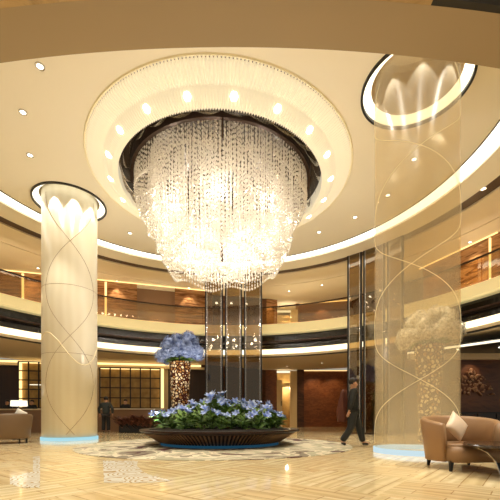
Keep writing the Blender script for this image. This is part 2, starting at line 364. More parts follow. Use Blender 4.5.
# ground floor walls
GZ = zb+3.40
def gw(n, a, b, m, z0=0, z1=GZ+.02): return struct(wall(n, a, b, z0, z1, m))
gw('wall_left', (-18.5, 21.05), (-13.2, 22.05), M['darkwood']); 
gw('wall_lattice', (-13.2, 22.05), (-5.35, 23.5), M['soffit'])
gw('wall_curtain', (-5.35, 23.5), (-2.6, 24.0), M['darkwood']); gw('wall_behind_screen', (-2.6, 24.0), (1.15, 26.6), M['walnut'])
gw('wall_pier', (1.15, 26.6), (gx(277, 26.6), 26.6), M['redstone']); gw('wall_jamb', (gx(297, 26.4), 26.4), (gx(304, 26.4), 26.4), M['walnut'])
gw('wall_back', (gx(304, 26.8), 26.8), (7.3, 26.8), M['redstone']); gw('wall_return', (7.3, 26.8), (7.3, 17.1), M['taupe'])
gw('wall_right', (7.3, 16.95), (15, 16.95), M['walnut'], 0, 3.95)
for i in range(3):
    struct(link('trim_%d' % (24+i), BX(-1.9+i*1.1, -1.75+i*1.1, 24.1+i*.72, 24.2+i*.72, 0, 3.4), M['bronze']))
# soffit lights: lit cove above the left ground floor wall
lightstrip('long warm cove light above the shelf wall on the left', (-18, 20.75, zb+3.20), (-3.2, 23.5, zb+3.20), .12, .12, M['strip'])
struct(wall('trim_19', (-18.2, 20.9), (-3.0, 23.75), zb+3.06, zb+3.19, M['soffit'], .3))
lightstrip('thin warm light line over the brown stone wall between door and glass screen', (gx(304, 26.76), 26.76, GZ-.05), (7.2, 26.76, GZ-.05), .05, .04, M['strip'])

# right: lower dark star ceiling with white edge, over the relief wall
zr = zb+2.92
bm = bmesh.new(); pts = [(gx(405, 17.3), 17.3), (15.0, 11.2), (15.0, 17.0), (gx(405, 17.3)+.3, 17.0)]
pts = [(7.4, 16.95), (gx(500, 14.05), 14.05), (14.6, 10.6), (15, 16.95)]
lo = [bm.verts.new((x, y, zr)) for x, y in pts]; hi = [bm.verts.new((x, y, zr+.12)) for x, y in pts]; bm.faces.new(lo); bm.faces.new(hi)
for i in range(4): bm.faces.new((lo[i], lo[(i+1) % 4], hi[(i+1) % 4], hi[i]))
struct(link('trim_20', bm, M['black']))
bm = bmesh.new(); tube(bm, [(7.4, 16.9, zr+.02), (gx(500, 14.05), 14.0, zr+.02), (14.6, 10.55, zr+.02)], .05, 6); tag(link('light_strip', bm, M['shade']), 'slim white trim, made to glow, edging the dark starry ceiling at right', 'light')  # white ceiling trim, its brightness put in as a glow
struct(link('trim_21', BX(7.4, 15, 16.7, 16.94, zr-.28, zr-.01), M['soffit']))
for i in range(5):
    px, py = R_.uniform(8.9, 13), R_.uniform(15.2, 16.4)
    if i < 2: px, py = [(10.6, 15.3), (11.2, 15.6)][i]
    bm = bmesh.new(); lathe(bm, [(.0, -.01), (.035, -.01), (.035, .01), (0, .01)], 0, 0, 10); o = link('star_light', bm, M['dl'], loc=(px, py, zr-.01))
    tag(o, 'tiny point light in the dark ceiling at right', 'light', 'star lights in the dark ceiling')

# wall relief: dark carved cluster on the walnut wall
wr_ = thing('wall_relief', 'carved cluster relief of dark leaves on the walnut wall at right', 'wall art', (10.35, 16.9, zb+1.05))
M['relief'] = pm('relief_bronze', (134, 98, 70), .35); lf = []
for q in range(3):
    bm = bmesh.new(); bmesh.ops.create_icosphere(bm, subdivisions=2, radius=1); bmesh.ops.transform(bm, matrix=Matrix.Diagonal((.62+.2*q, .5, .42, 1)), verts=bm.verts[:])
    for v_ in bm.verts: v_.co.x *= 1-.35*v_.co.z
    me = bpy.data.meshes.new('leaf'); bm.to_mesh(me); bm.free(); me.materials.append(M['relief']); lf.append(me)
for i in range(98):
    a = R_.gauss(0, 1); zq = R_.uniform(0, 1); o = bpy.data.objects.new('leaf', lf[i % 3]); COL.objects.link(o); o.parent = wr_
    k_ = R_.uniform(.06, .13); o.scale = (k_, k_*.8, k_); o.rotation_euler = (0, R_.uniform(0, 3), 0); o.location = (a*.6*(1.3-zq), -.02, zq*1.15-.12*abs(a))
ws = thing('wine_cabinet', 'low black cabinet against the walnut wall behind the tan armchair', 'cabinet', (10.6, 16.5, 0))
link('body', BX(-2.0, 2.4, -.02, .38, .0, 1.0), M['black'], ws)
for i in range(5): link('door', BX(-1.9+i*.86, -1.1+i*.86, -.06, -.02, .08, .94), pm('cab_door%d' % i, (36+8*(i % 2), 24+4*(i % 2), 20), .2), ws)

# near bulkhead over the camera: taupe underside, marble face behind
def arc_band(name, y0, y1, z0, z1, m, Rr=24.6, X=8.5, n=48, xa=None, xb=None):
    bm = bmesh.new(); rows = []
    for i in range(n+1):
        x = (-X if xa is None else xa)+((X if xb is None else xb)-(-X if xa is None else xa))*i/n; s = Rr-math.sqrt(Rr*Rr-(x+.25)**2)
        rows.append([bm.verts.new(p) for p in ((x, y0+s*.85, z0), (x, y1+s*(1 if y1 > 4.5 else .85), z0), (x, y1+s*(1 if y1 > 4.5 else .85), z1), (x, y0+s*.85, z1))])
    for i in range(n):
        for k in range(4): bm.faces.new((rows[i][k], rows[i+1][k], rows[i+1][(k+1) % 4], rows[i][(k+1) % 4]))
    bm.faces.new(rows[0]); bm.faces.new(rows[-1]); return struct(link(name, bm, m))
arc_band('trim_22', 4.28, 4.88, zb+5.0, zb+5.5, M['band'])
arc_band('trim_23', 4.20, 4.279, zb+5.0, zb+5.075, M['marble'], xb=2.2)
arc_band('trim_27', 4.20, 4.279, zb+5.075, zb+5.10, M['black'], xb=2.2)
arc_band('trim_28', 4.20, 4.279, zb+5.10, zb+6.6, M['marble'], xb=2.2)
arc_band('trim_30', 4.20, 4.279, zb+5.0, zb+6.6, M['black'], xa=2.2)

# ---------------------------------------------------------------- columns
def column(x, y, mat, linemat, label, amb, lines, base):
    t = thing('column', label, 'column', (x, y, 0))
    bm = bmesh.new(); lathe(bm, [(CR, .11), (CR, CE+1.3), (CR-.02, CE+1.3), (CR-.02, .11)], 0, 0, 96, closed=True)
    link('shaft', bm, mat, t, True)
    bm = bmesh.new(); lathe(bm, [(CR-.05, 0), (CR+.035, 0), (CR+.035, .11), (CR-.05, .11)], 0, 0, 96, closed=True)
    link('base_light', bm, base, t, True)
    for th0, amp, k, ph, r, z0, z1 in lines:
        bm = bmesh.new(); N_ = 90
        tube(bm, [((CR+.003)*math.cos(th0+amp*math.sin(k*z+ph)), (CR+.003)*math.sin(th0+amp*math.sin(k*z+ph)), z) for z in [z0+(z1-z0)*i/N_ for i in range(N_+1)]], r, 5)
        link('inlay_line', bm, linemat, t)
    return t
fr = math.atan2(-12.63, 6.31)          # direction from the left column to the camera
dline = pm('thin_dark_inlay', (150, 118, 78), .4)
L1 = [(fr, .95, 1.007, -.353, .006, .2, 8.2), (fr, -.95, 1.007, -.353, .006, .2, 8.2)]
c1 = column(-6.31, 12.63, M['column'], dline, 'tall round cream onyx column with scalloped light at its top, left of the planter', 0, L1, M['cyan'])
# bright reflection modelled as a pale ribbon on the left column, and its fine horizontal joints
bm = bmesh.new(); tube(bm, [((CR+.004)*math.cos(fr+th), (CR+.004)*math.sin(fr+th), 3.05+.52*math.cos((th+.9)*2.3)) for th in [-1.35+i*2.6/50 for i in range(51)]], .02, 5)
link('reflection_ribbon', bm, pm('pale_reflection', (250, 236, 200), .2), c1)
for zz in (2.9, 5.15):
    bm = bmesh.new(); tube(bm, [((CR+.002)*math.cos(i*2*PI/80), (CR+.002)*math.sin(i*2*PI/80), zz) for i in range(80)], .005, 4, closed=True); link('joint', bm, dline, c1)
fr2 = math.atan2(-8.14, -3.75)
L2 = [(fr2, 1.42, 1.32, 1.01, .006, .2, 8.2), (fr2, 1.42, 1.32, -2.0, .006, .2, 8.2)]
c2 = column(3.75, 8.14, M['gcolumn'], M['goldline'], 'tall see-through amber column traced with gold light lines, at right', 0, L2, em('white_blue_light', (214, 238, 246), .9))

# ---------------------------------------------------------------- bronze glass screens on the dark ring
def screen(p0, p1, label, group):
    a = Vector((p0[0], p0[1], 0)); b = Vector((p1[0], p1[1], 0)); d = b-a; w = d.length; t = thing('glass_screen', label, 'glass screen', (a+b)/2, math.atan2(d.y, d.x), group)
    H = CE+.05
    link('glass_pane', BX(-w/2+.03, w/2-.03, -.012, .012, .06, H-.06), M['bglass'], t)
    for s in (-1, 1):
        link('post', BX(s*(w/2-.035)-.035, s*(w/2-.035)+.035, -.035, .035, 0, H), M['black'], t)
        link('edge_strip', BX(s*(w/2-.1)-.012, s*(w/2-.1)+.012, -.03, -.014, .06, H-.06), M['steel'], t)
    link('top_rail', BX(-w/2+.07, w/2-.07, -.03, .03, H-.1, H-.02), M['steel'], t)
    link('bottom_rail', BX(-w/2+.07, w/2-.07, -.03, .03, 0, .07), M['bronze'], t)
def oncirc(px, r=8.86):
    k = (px-250)/F; A = k*k+1; B = -2*(k*CX+CY); Cc = CX*CX+CY*CY-r*r
    Y = (-B+math.sqrt(B*B-4*A*Cc))/(2*A); return (k*Y, Y)
for (x0, x1), n in zip(((205, 223), (225, 242), (244, 262)), ('left', 'middle', 'right')):
    screen(oncirc(x0), oncirc(x1), '%s pane of the tall bronze glass screen behind the planter' % n, 'screen behind the planter')
for (x0, x1), n in zip(((347.5, 362), (363.5, 385), (387.5, 403.5)), ('left', 'middle', 'right')):
    screen(oncirc(x0), oncirc(x1), '%s pane of the tall bronze glass screen behind the walking man' % n, 'screen behind the walking man')

# ---------------------------------------------------------------- chandelier
ch = thing('chandelier', 'huge tiered crystal chandelier under a glowing round ceiling ring', 'chandelier', (CHX, CHY, CE))
bm = bmesh.new(); n = 300; rings = []
prof = [(3.93, .0), (3.90, -.05), (3.78, -.10), (3.60, -.16), (3.50, -.19), (3.47, -.23), (3.38, -.30), (3.25, -.37), (3.12, -.41), (3.08, -.38), (3.08, .3)]
for i in range(2*n):
    a = PI*i/n; o_ = (.032 if i % 2 else -.014)
    rings.append([bm.verts.new(((r-(o_ if j < 9 else 0))*math.cos(a), (r-(o_ if j < 9 else 0))*math.sin(a), z-(o_ if j < 9 else 0))) for j, (r, z) in enumerate(prof)])
for i in range(2*n):
    A = rings[i]; B = rings[(i+1) % (2*n)]
    for k in range(len(prof)-1): bm.faces.new((A[k], B[k], B[k+1], A[k+1]))
link('ring_shade', bm, M['ribglow'], ch)
bm = bmesh.new(); lathe(bm, [(3.93, -.01), (3.96, -.03), (3.98, 0), (3.96, .04), (3.90, .02)], 0, 0, 160, closed=True); link('ring_rim', bm, M['lip'], ch)
for i in range(20):
    a = 2*PI*(i+.5)/20; bm = bmesh.new(); bmesh.ops.create_uvsphere(bm, u_segments=14, v_segments=8, radius=.1)
    o = link('bulb', bm, M['bulb'], ch, True, loc=(3.33*math.cos(a), 3.33*math.sin(a), -.28))
bm = bmesh.new(); lathe(bm, [(.01, .0), (3.08, .0), (3.08, .35), (.01, .35)], 0, 0, 96, closed=True); link('canopy', bm, pm('canopy_dark', (52, 40, 32), .25, metal=.3), ch)
bm = bmesh.new(); lathe(bm, [(2.66, -.3), (2.75, -.3), (2.75, 0), (2.66, 0)], 0, 0, 96, closed=True); link('canopy_band', bm, M['bronze'], ch)
for i in range(28):                    # chrome curls around the crystal drum
    a = 2*PI*i/28; bm = bmesh.new(); up = []; dn = []
    for j in range(11):
        s = j/10; rr = 2.76+.30*s; aa = a+.38*s; z = -.05-.26*math.sin(PI*s); w = .10*math.sin(PI*min(1, s*.9+.08))
        up.append(bm.verts.new((rr*math.cos(aa), rr*math.sin(aa), z+w*.2))); dn.append(bm.verts.new(((rr+w*.5)*math.cos(aa+w*.45), (rr+w*.5)*math.sin(aa+w*.45), z-w)))
    for j in range(10): bm.faces.new((up[j], up[j+1], dn[j+1], dn[j]))
    r = bmesh.ops.solidify(bm, geom=bm.faces[:], thickness=.008); link('curl', bm, M['chrome'], ch, True)
def strand_geo(v, f, x, y, z0, z1, w=.026, L=.13, tip=True):
    rr = random.Random(int(x*99100+y*57700+z1*31100)); z = z0-rr.uniform(0, .1)
    while z > z1+.03:
        l = min(L*rr.uniform(.7, 1.2), z-z1); ww = w*rr.uniform(.75, 1.15); b = len(v); a0 = rr.uniform(0, 1.5)
        v.append((x, y, z)); v.append((x, y, z-l*.94))
        for k in range(4): v.append((x+ww*math.cos(a0+k*PI/2), y+ww*math.sin(a0+k*PI/2), z-l*.42))
        for k in range(4): f.append((b, b+2+k, b+2+(k+1) % 4)); f.append((b+1, b+2+(k+1) % 4, b+2+k))
        z -= l
    if tip:
        b = len(v); q = .042; v.append((x, y, z1+.05)); v.append((x, y, z1-.07))
        for k in range(5): v.append((x+q*math.cos(k*2*PI/5), y+q*math.sin(k*2*PI/5), z1-.01))
        for k in range(5): f.append((b, b+2+k, b+2+(k+1) % 5)); f.append((b+1, b+2+(k+1) % 5, b+2+k))
def zz(h): return h-7.46
strands = []
TIERS = [(2.63, 6.62, 150), (2.48, 6.35, 120), (2.38, 6.05, 150), (2.26, 5.72, 140), (2.10, 5.35, 130), (1.92, 4.98, 120), (1.74, 4.62, 110), (1.35, 4.78, 70), (1.0, 4.62, 56), (.62, 4.55, 36), (.25, 4.5, 12)]
for ti, (r, h, n) in enumerate(TIERS):
    for i in range(n):
        a = 2*PI*i/n+ti*.21; lob = 1+.045*math.cos(7*a+ti*1.3)*(1 if r < 2.6 else 0); rr = r*lob
        hb = h+.12*math.cos(7*a+ti*1.3+.6)
        strands.append((rr*math.cos(a), rr*math.sin(a), -.02 if r > 2.2 else -.15, zz(hb), ti))
ind = [s for s in strands if s[4] == 6][:100]; ids = set(id(s) for s in ind)
for s in ind:
    v = []; f = []; strand_geo(v, f, 0, 0, 0, s[3]-s[2]); o = pydata('crystal_strand', v, f, M['crystal'], ch); o.location = (s[0], s[1], s[2])
v = []; f = []
for s in strands:
    if id(s) not in ids: strand_geo(v, f, s[0], s[1], s[2], s[3])
o = pydata('crystal_strands', v, f, M['crystal'], ch); o['kind'] = 'stuff'
bm = bmesh.new(); tube(bm, [(.22, -2.7, -.02), (.22, -2.7, -.8)], .03, 8); link('suspension_rod', bm, M['bronze'], ch)
bm = bmesh.new(); tube(bm, [(0, 0, 0), (0, 0, -2.6)], .05, 8); link('centre_rod', bm, M['bronze'], ch)

# ---------------------------------------------------------------- planter bowl, rug, lace patches
PX, PY = -.87, 10.55
RX, RY = -.93, 10.3
bm = bmesh.new(); lathe(bm, [(.01, .0), (3.72, .0), (3.72, .012), (.01, .012)], 0, 0, 128, closed=True); tag(link('rug', bm, M['rug'], loc=(RX, RY, .001)), 'large round rug in cream, grey and dark red beneath the bronze planter', 'rug')
pl = thing('planter_bowl', 'wide shallow dark bronze planter bowl with ribbed sides and blue glowing foot', 'planter', (PX, PY, .014))
bm = bmesh.new(); lathe(bm, [(.01, .40), (2.02, .40), (2.04, .435), (2.27, .435), (2.28, .40), (2.24, .375), (2.14, .345), (1.95, .245), (1.72, .10), (1.70, .07), (.01, .07)], 0, 0, 128); link('bowl', bm, M['bronze'], pl, False)
bm = bmesh.new()
for i in range(132):
    a = 2*PI*i/132; c, s = math.cos(a), math.sin(a); tube(bm, [(2.15*c, 2.15*s, .34), (1.96*c, 1.96*s, .235), (1.74*c, 1.74*s, .09)], .022, 4, taper=[1, 1.1, .8])
link('ribs', bm, pm('rib_bronze', (150, 120, 92), .3, metal=.5), pl)
bm = bmesh.new(); lathe(bm, [(1.5, .0), (1.7, .0), (1.7, .07), (1.5, .07)], 0, 0, 96, closed=True); link('foot_light', bm, M['blue'], pl, True)
bm = bmesh.new(); lathe(bm, [(.01, .402), (2.0, .402), (2.0, .43), (1.7, .46), (.01, .5)], 0, 0, 64, closed=True); link('soil', bm, M['soil'], pl)

def lace_piece(pts, label):  # thin flat patch with a white lace pattern, just above the floor
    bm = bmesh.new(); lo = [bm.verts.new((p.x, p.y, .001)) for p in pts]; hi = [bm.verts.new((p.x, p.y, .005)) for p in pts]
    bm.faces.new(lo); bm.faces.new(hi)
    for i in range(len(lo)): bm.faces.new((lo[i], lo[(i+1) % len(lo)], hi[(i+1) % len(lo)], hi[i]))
    bmesh.ops.triangulate(bm, faces=bm.faces[:]); tag(link('lace_patch', bm, M['lace']), label, 'floor mosaic')
def fl(x, y): d = F*EYE/(y-HY); return Vector((gx(x, d), d, 0))
lace_piece([fl(*p) for p in ((104, 483), (103, 461), (138, 461), (137, 466), (143, 472), (152, 476), (165, 479), (170, 481), (150, 483))], 'white lace-patterned patch on the honey floor in front of the rug')
lace_piece([fl(*p) for p in ((10, 484), (10, 478), (24, 474), (33, 472), (33, 457), (40, 456), (40, 488), (22, 488))], 'smaller L-shaped white lace patch on the floor below the cream column')

# lilies
def leaf_strip(bm, base, d, L, w, droop, m=6, lift=.9):
    s_ = Vector((-d.y, d.x, 0)); prev = None
    for j in range(m+1):
        t = j/m; p = base+d*(L*t*.75)+Vector((0, 0, L*(lift*t-droop*t*t))); ww = w*math.sin(PI*(.12+.88*t))*.5 if t < 1 else .001
        a = bm.verts.new(p-s_*ww); b = bm.verts.new(p+s_*ww); c = bm.verts.new(p-Vector((0, 0, ww*.35)))
        if prev: bm.faces.new((prev[0], prev[2], c, a)); bm.faces.new((prev[2], prev[1], b, c))
        prev = (a, b, c)
def lily(seed):
    rg = random.Random(seed); t = thing('lily_plant', 'x', 'flower')
    h = rg.uniform(.50, .62); bm = bmesh.new(); tube(bm, [(0, 0, 0), (.01, .01, h*.5), (0, .02, h)], .009, 5); link('stem', bm, M['stem'], t)
    bm = bmesh.new()
    for i in range(24):
        a = rg.uniform(0, 2*PI); z = rg.uniform(0, h*.8); leaf_strip(bm, Vector((0, 0, z)), Vector((math.cos(a), math.sin(a), 0)), rg.uniform(.24, .36), .075, .5)
    link('leaves', bm, M['leaf'], t)
    for b in range(2):
        bm = bmesh.new(); ax = Vector((rg.uniform(-.6, .6), rg.uniform(-.9, .1), rg.uniform(.4, 1))).normalized(); q = ax.to_track_quat('Z', 'Y').to_matrix()
        for k in range(6):
            a = k*PI/3+rg.uniform(-.1, .1); d = Vector((math.cos(a), math.sin(a), 0)); leaf_strip(bm, Vector((0, 0, 0)), d, .155*(1 if k % 2 else .93), .07, .5, 5, lift=1.0)
        o0 = Vector((rg.uniform(-.13, .13), rg.uniform(-.13, .13), h-.02+rg.uniform(-.06, .05)))
        for vv in bm.verts: vv.co = q @ vv.co+o0
        link('flower', bm, M['petal'], t)
    return t
protos = [lily(s) for s in (1, 2, 3, 4)]; n = 0
spots = []
for rr, k in ((0.2, 3), (.62, 9), (1.02, 13), (1.38, 18), (1.66, 20)):
    for i in range(k):
        a = 2*PI*(i+.3*R_.random())/k; spots.append((rr*math.cos(a), rr*math.sin(a), rr))
LBL = 'blue white lily plant with long green leaves growing in the bronze planter'
for i, (x, y, rr) in enumerate(spots):
    t = protos[i] if i < 4 else copy_tree(protos[i % 4])
    s = (1.72-.34*rr)*R_.uniform(.85, 1.05); t.location = (PX+.03+x*.98, PY+y*.85, .014+.455-.02*rr); t.rotation_euler = (-.18*y, .18*x*1.6, R_.uniform(-.7, .7)); t.scale = (s, s, s*(1 if rr < 1.3 else .8))
    t['label'] = LBL; t['group'] = 'lilies in the bronze planter'

# hydrangea arrangements in tall pierced vases
def hydrangea(x, y, lab, vlab, flower, sc=1.0):
    v = thing('vase', vlab, 'vase', (x, y, 0)); H = 2.95
    prof = [(.22, 0), (.30, .02), (.32, .1), (.30, .4), (.33, 1.2), (.38, 2.2), (.42, H-.05), (.44, H), (.40, H), (.36, 2.2), (.28, .3), (.01, .25)]
    bm = bmesh.new(); lathe(bm, prof, 0, 0, 32); link('body', bm, M['vase'], v, True)
    b = thing('hydrangea_bouquet', lab, 'flowers', (x, y, H)); rg = random.Random(11); heads = []
    for i in range(34):
        ph = math.acos(1-rg.random()*1.05); a = rg.uniform(0, 2*PI) if i > 14 else 2*PI*i/15
        if i <= 14: ph = 1.45
        heads.append((Vector((.72*math.sin(ph)*math.cos(a), .72*math.sin(ph)*math.sin(a), .22+.78*math.cos(ph)+.1*math.cos(a))), rg.uniform(.2, .27)))
    for c, r in heads:
        bm = bmesh.new()
        for j in range(120):
            d = Vector((rg.gauss(0, 1), rg.gauss(0, 1), rg.gauss(0, 1))).normalized(); p = c+d*r*rg.uniform(.82, 1.12); q = d.to_track_quat('Z', 'Y').to_matrix(); w = .048; a0 = rg.uniform(0, 2)
            for k in range(4):
                a = a0+k*PI/2; e1 = q @ Vector((math.cos(a)*w, math.sin(a)*w, .012)); e2 = q @ Vector((math.cos(a+.6)*w*.62, math.sin(a+.6)*w*.62, 0)); e3 = q @ Vector((math.cos(a-.6)*w*.62, math.sin(a-.6)*w*.62, 0))
                vs = [bm.verts.new(p), bm.verts.new(p+e3), bm.verts.new(p+e1), bm.verts.new(p+e2)]; bm.faces.new(vs)
        bmesh.ops.create_icosphere(bm, subdivisions=2, radius=r*.76, matrix=Matrix.Translation(c)); link('flower_head', bm, flower, b)
    bm = bmesh.new()
    for i in range(46):
        a = rg.uniform(0, 2*PI); leaf_strip(bm, Vector((.25*math.cos(a), .25*math.sin(a), .0+rg.uniform(0, .15))), Vector((math.cos(a), math.sin(a), 0)), rg.uniform(.35, .6), .16, rg.uniform(.25, .7), lift=.4)
    link('leaves', bm, M['leaf'], b)
    bm = bmesh.new()
    for i in range(10): a = i*.63; tube(bm, [(.1*math.cos(a), .1*math.sin(a), -.6), (.2*math.cos(a), .2*math.sin(a), .15)], .012, 5)
    link('stems', bm, M['stem'], b)
    return b
hydrangea(-2.76, 14.2, 'large dome of blue hydrangeas in the tall vase left of the glass screen', 'tall brown vase inlaid with ivory shell chips behind the planter', M['hyd'])
hb = hydrangea(gx(429, 10.9), 10.9, 'large dome of ivory hydrangeas seen through the see-through amber column', 'tall brown shell-inlaid vase seen through the amber column', M['hydw'])

# ---------------------------------------------------------------- armchairs
def tub_shell(bm, Ro, Ri, zb_, zfun, a0, a1, n=40, sx=1, sy=1, flare=.08):
    rows = []
    for i in range(n+1):
        s = i/n; a = a0+(a1-a0)*s; zt = zfun(s); c, q = math.cos(a), math.sin(a); ro = Ro; ri = Ri
        def P(r, z, f=0): return bm.verts.new(((r+f)*c*sx, (r+f)*q*sy, z))
        rows.append([P(ro, zb_), P(ro, (zb_+zt)*.5, flare*.5), P(ro, zt-.04, flare), P(ro-.03, zt, flare), P(ri+.03, zt, flare), P(ri, zt-.04, flare), P(ri, zb_)])
    for i in range(n):
        for k in range(7): bm.faces.new((rows[i][k], rows[i+1][k], rows[i+1][(k+1) % 7], rows[i][(k+1) % 7]))
    bm.faces.new(rows[0]); bm.faces.new(rows[-1])
def armchair(loc, rz, lab, mat, s=1):
    t = thing('armchair', lab, 'armchair', loc, rz); t.scale = (s, s, s)
    # opening faces local -Y
    bm = bmesh.new(); tub_shell(bm, .50, .39, .13, lambda u: .70+.13*math.sin(PI*u)**.8, math.radians(-38), math.radians(218), 44, 1.02, .88)
    link('backrest', bm, mat, t, True)
    bm = bmesh.new(); pts = [(-.37, -.46), (.37, -.46)]+[(.40*math.cos(math.radians(a)), .34*math.sin(math.radians(a))) for a in range(-20, 201, 10)]
    lo = [bm.verts.new((x, y, .14)) for x, y in pts]; hi = [bm.verts.new((x, y, .40)) for x, y in pts]; bm.faces.new(lo); top = bm.faces.new(hi)
    for i in range(len(lo)): bm.faces.new((lo[i], lo[(i+1) % len(lo)], hi[(i+1) % len(lo)], hi[i]))
    bmesh.ops.bevel(bm, geom=list(top.edges), offset=.045, segments=4, affect='EDGES'); link('seat', bm, mat, t, True)
    for sx, sy in ((-.36, -.36), (.36, -.36), (-.33, .30), (.33, .30)):
        bm = bmesh.new(); tube(bm, [(sx, sy, .15), (sx*1.04, sy*1.04, 0)], .038, 4, taper=[1, .6]); link('leg', bm, M['black'], t)
    return t
def cushion(loc, rot, w, m, lab):
    bm = bmesh.new(); N_ = 12; g = {}
    for side in (-1, 1):
        for i in range(N_+1):
            for j in range(N_+1):
                u = 2*i/N_-1; v_ = 2*j/N_-1; edge = max(abs(u), abs(v_)); th = .5*(1-u*u)**.45*(1-v_*v_)**.45 if edge < 1 else 0
                pin = 1-.06*(1-abs(u*v_))*edge
                key = (i, j, 0 if edge >= 1 else side)
                if key not in g: g[key] = bm.verts.new((u*w/2*pin, side*th*w*.42, v_*w/2*pin))
    for side in (-1, 1):
        for i in range(N_):
            for j in range(N_):
                ks = [(i, j), (i+1, j), (i+1, j+1), (i, j+1)]; vs = [g[(a, b, 0 if a in (0, N_) or b in (0, N_) else side)] for a, b in ks]
                try: bm.faces.new(vs if side < 0 else vs[::-1])
                except ValueError: pass
    o = link('cushion', bm, m, None, True, loc=loc); o.rotation_euler = rot; return tag(o, lab, 'cushion')
AX = gx(460, 5.7); AY = 5.7
armchair((AX, AY, 0), math.radians(2), 'tan leather tub armchair with short dark legs at the right front', M['leather'], 1.0)
cushion((gx(452, 5.75), 5.62, .66), (math.radians(-18), math.radians(42), math.radians(10)), .36, M['cushion'], 'ivory satin cushion set on its corner in the tan armchair')
armchair((gx(9, 10.9), 10.9, 0), math.radians(-130), 'brown leather tub armchair at the left edge beside the cream column', M['leather2'], 1.08)
cushion((gx(21, 11.0), 10.95, .86), (0, math.radians(30), math.radians(25)), .3, M['white'], 'small white cushion peeking over the back of the left armchair')
# coffee table at right edge
tt = thing('coffee_table', 'low round dark table with a curved chrome leg at the right edge', 'table', (gx(515, 4.9), 4.9, 0))
bm = bmesh.new(); lathe(bm, [(.01, .40), (.60, .40), (.62, .42), (.60, .44), (.01, .44)], 0, 0, 48, closed=True); link('tabletop', bm, M['table'], tt)
for a in (2.9, 4.4, .8, 5.9):
    bm = bmesh.new(); c, s = math.cos(a), math.sin(a); tube(bm, [(.54*c, .54*s, .40), (.46*c, .46*s, .385), (.34*c, .34*s, .32), (.24*c, .24*s, .2), (.18*c, .18*s, .01)], .012, 6); link('leg', bm, M['chrome'], tt)
# side table + lamp at left
sx_, sy_ = gx(19, 12.6), 12.6
st = thing('side_table', 'small dark side table under the white lamp at left', 'side table', (sx_, sy_, 0))
bm = bmesh.new(); lathe(bm, [(.01, .75), (.3, .75), (.3, .78), (.01, .78)], 0, 0, 32, closed=True); link('tabletop', bm, M['table'], st)
bm = bmesh.new(); lathe(bm, [(.01, 0), (.2, 0), (.2, .02), (.03, .04), (.03, .75), (.01, .75)], 0, 0, 24); link('pedestal', bm, M['bronze'], st)
lp = thing('table_lamp', 'table lamp with a wide white shade beside the left armchair', 'lamp', (sx_, sy_, .78))
bm = bmesh.new(); lathe(bm, [(.01, 0), (.09, 0), (.09, .02), (.02, .05), (.03, .2), (.015, .42), (.01, .42)], 0, 0, 20); link('base', bm, M['bronze'], lp, True)
bm = bmesh.new(); lathe(bm, [(.26, .38), (.25, .58), (.24, .58), (.25, .38)], 0, 0, 40, closed=True); link('lamp_shade', bm, em('lampshade_lit', (255, 248, 224), 1.5), lp, True)

# ---------------------------------------------------------------- shelf walls, counters and foliage at the back left
def lattice(a, b, z0, z1, nc, nr, lab, strip_right=True):
    a = Vector((a[0], a[1], 0)); b = Vector((b[0], b[1], 0)); d = b-a; w = d.length; t = thing('display_shelf', lab, 'shelf', (a+b)/2, math.atan2(d.y, d.x)); t.location.z = z0; h = z1-z0
    link('back_panel', BX(-w/2, w/2, -.05, -.02, 0, h), M['gold_back'], t)
    bm = bmesh.new()
    for i in range(nc+1): x = -w/2+w*i/nc; box(bm, x-.035, x+.035, -.38, -.32, 0, h)
    for j in range(nr+1): z = h*j/nr; box(bm, -w/2, w/2, -.385, -.325, z-.03, z+.03)
    link('frame', bm, M['black'], t)
    link('top_light', BX(-w/2, w/2, -.25, -.15, h-.07, h-.03), M['strip'], t)
    link('glass_glint', BX(-w/2+.6, w/2-.8, -.36, -.33, h*.5-.02, h*.5+.02), M['shade'], t)  # glowing bar added for the bright reflection in the shelf glass
    if strip_right: link('side_light', BX(w/2+.05, w/2+.22, -.38, -.3, 0, h), M['strip'], t)
    return t
lattice((gx(104, 22.6), 22.2), (gx(162, 23.1), 22.75), zb+8*22.4/F, zb+47*22.6/F, 6, 4, 'long gold-lit display shelf with a black grid right of the cream column')
lattice((gx(24, 21.6), 21.3), (gx(62, 21.9), 21.75), zb+8*22/F, zb+53*21.6/F, 4, 5, 'gold-lit display shelf with a black grid left of the cream column', False)
vstrip('vertical warm light at the left edge of the left display shelf', gx(21, 21.3), 21.1, 1.3, zb+3.1, w=.16)
ct = thing('reception_counter', 'long tan reception counter before the display shelf, right of the cream column', 'counter', (gx(132, 19.3), 19.3, 0), .1)
link('body', BX(-2.05, 1.8, -.3, .3, 0, 1.16), M['taupe'], ct); link('worktop', BX(-2.1, 1.85, -.36, .34, 1.16, 1.22), M['soffit'], ct)
ct = thing('reception_counter', 'brown reception counter at the far left behind the side lamp', 'counter', (gx(12, 18.2), 18.2, 0), .1)
link('body', BX(-2.3, 1.6, -.3, .3, 0, 1.12), M['taupe'], ct); link('worktop', BX(-2.35, 1.65, -.36, .34, 1.12, 1.18), M['soffit'], ct)
def foliage(cx, cy, w, d, h, n, mat, lab, seed=3, ll=.8):
    t = thing('hedge_planter', lab, 'planter', (cx, cy, 0)); link('trough', BX(-w/2, w/2, -d/2, d/2, 0, h*.35), M['black'], t); bm = bmesh.new(); rg = random.Random(seed)
    for i in range(n):
        a = rg.uniform(0, 2*PI); leaf_strip(bm, Vector((rg.uniform(-w/2, w/2), rg.uniform(-d/2, d/2), rg.uniform(.3, 1)*h*(.3 if ll > .5 else .85))), Vector((math.cos(a), math.sin(a), 0)), rg.uniform(.5, 1)*(h*.8 if ll > .5 else ll), .12, .35, 4, lift=.9)
    o = link('foliage', bm, mat, t); return t
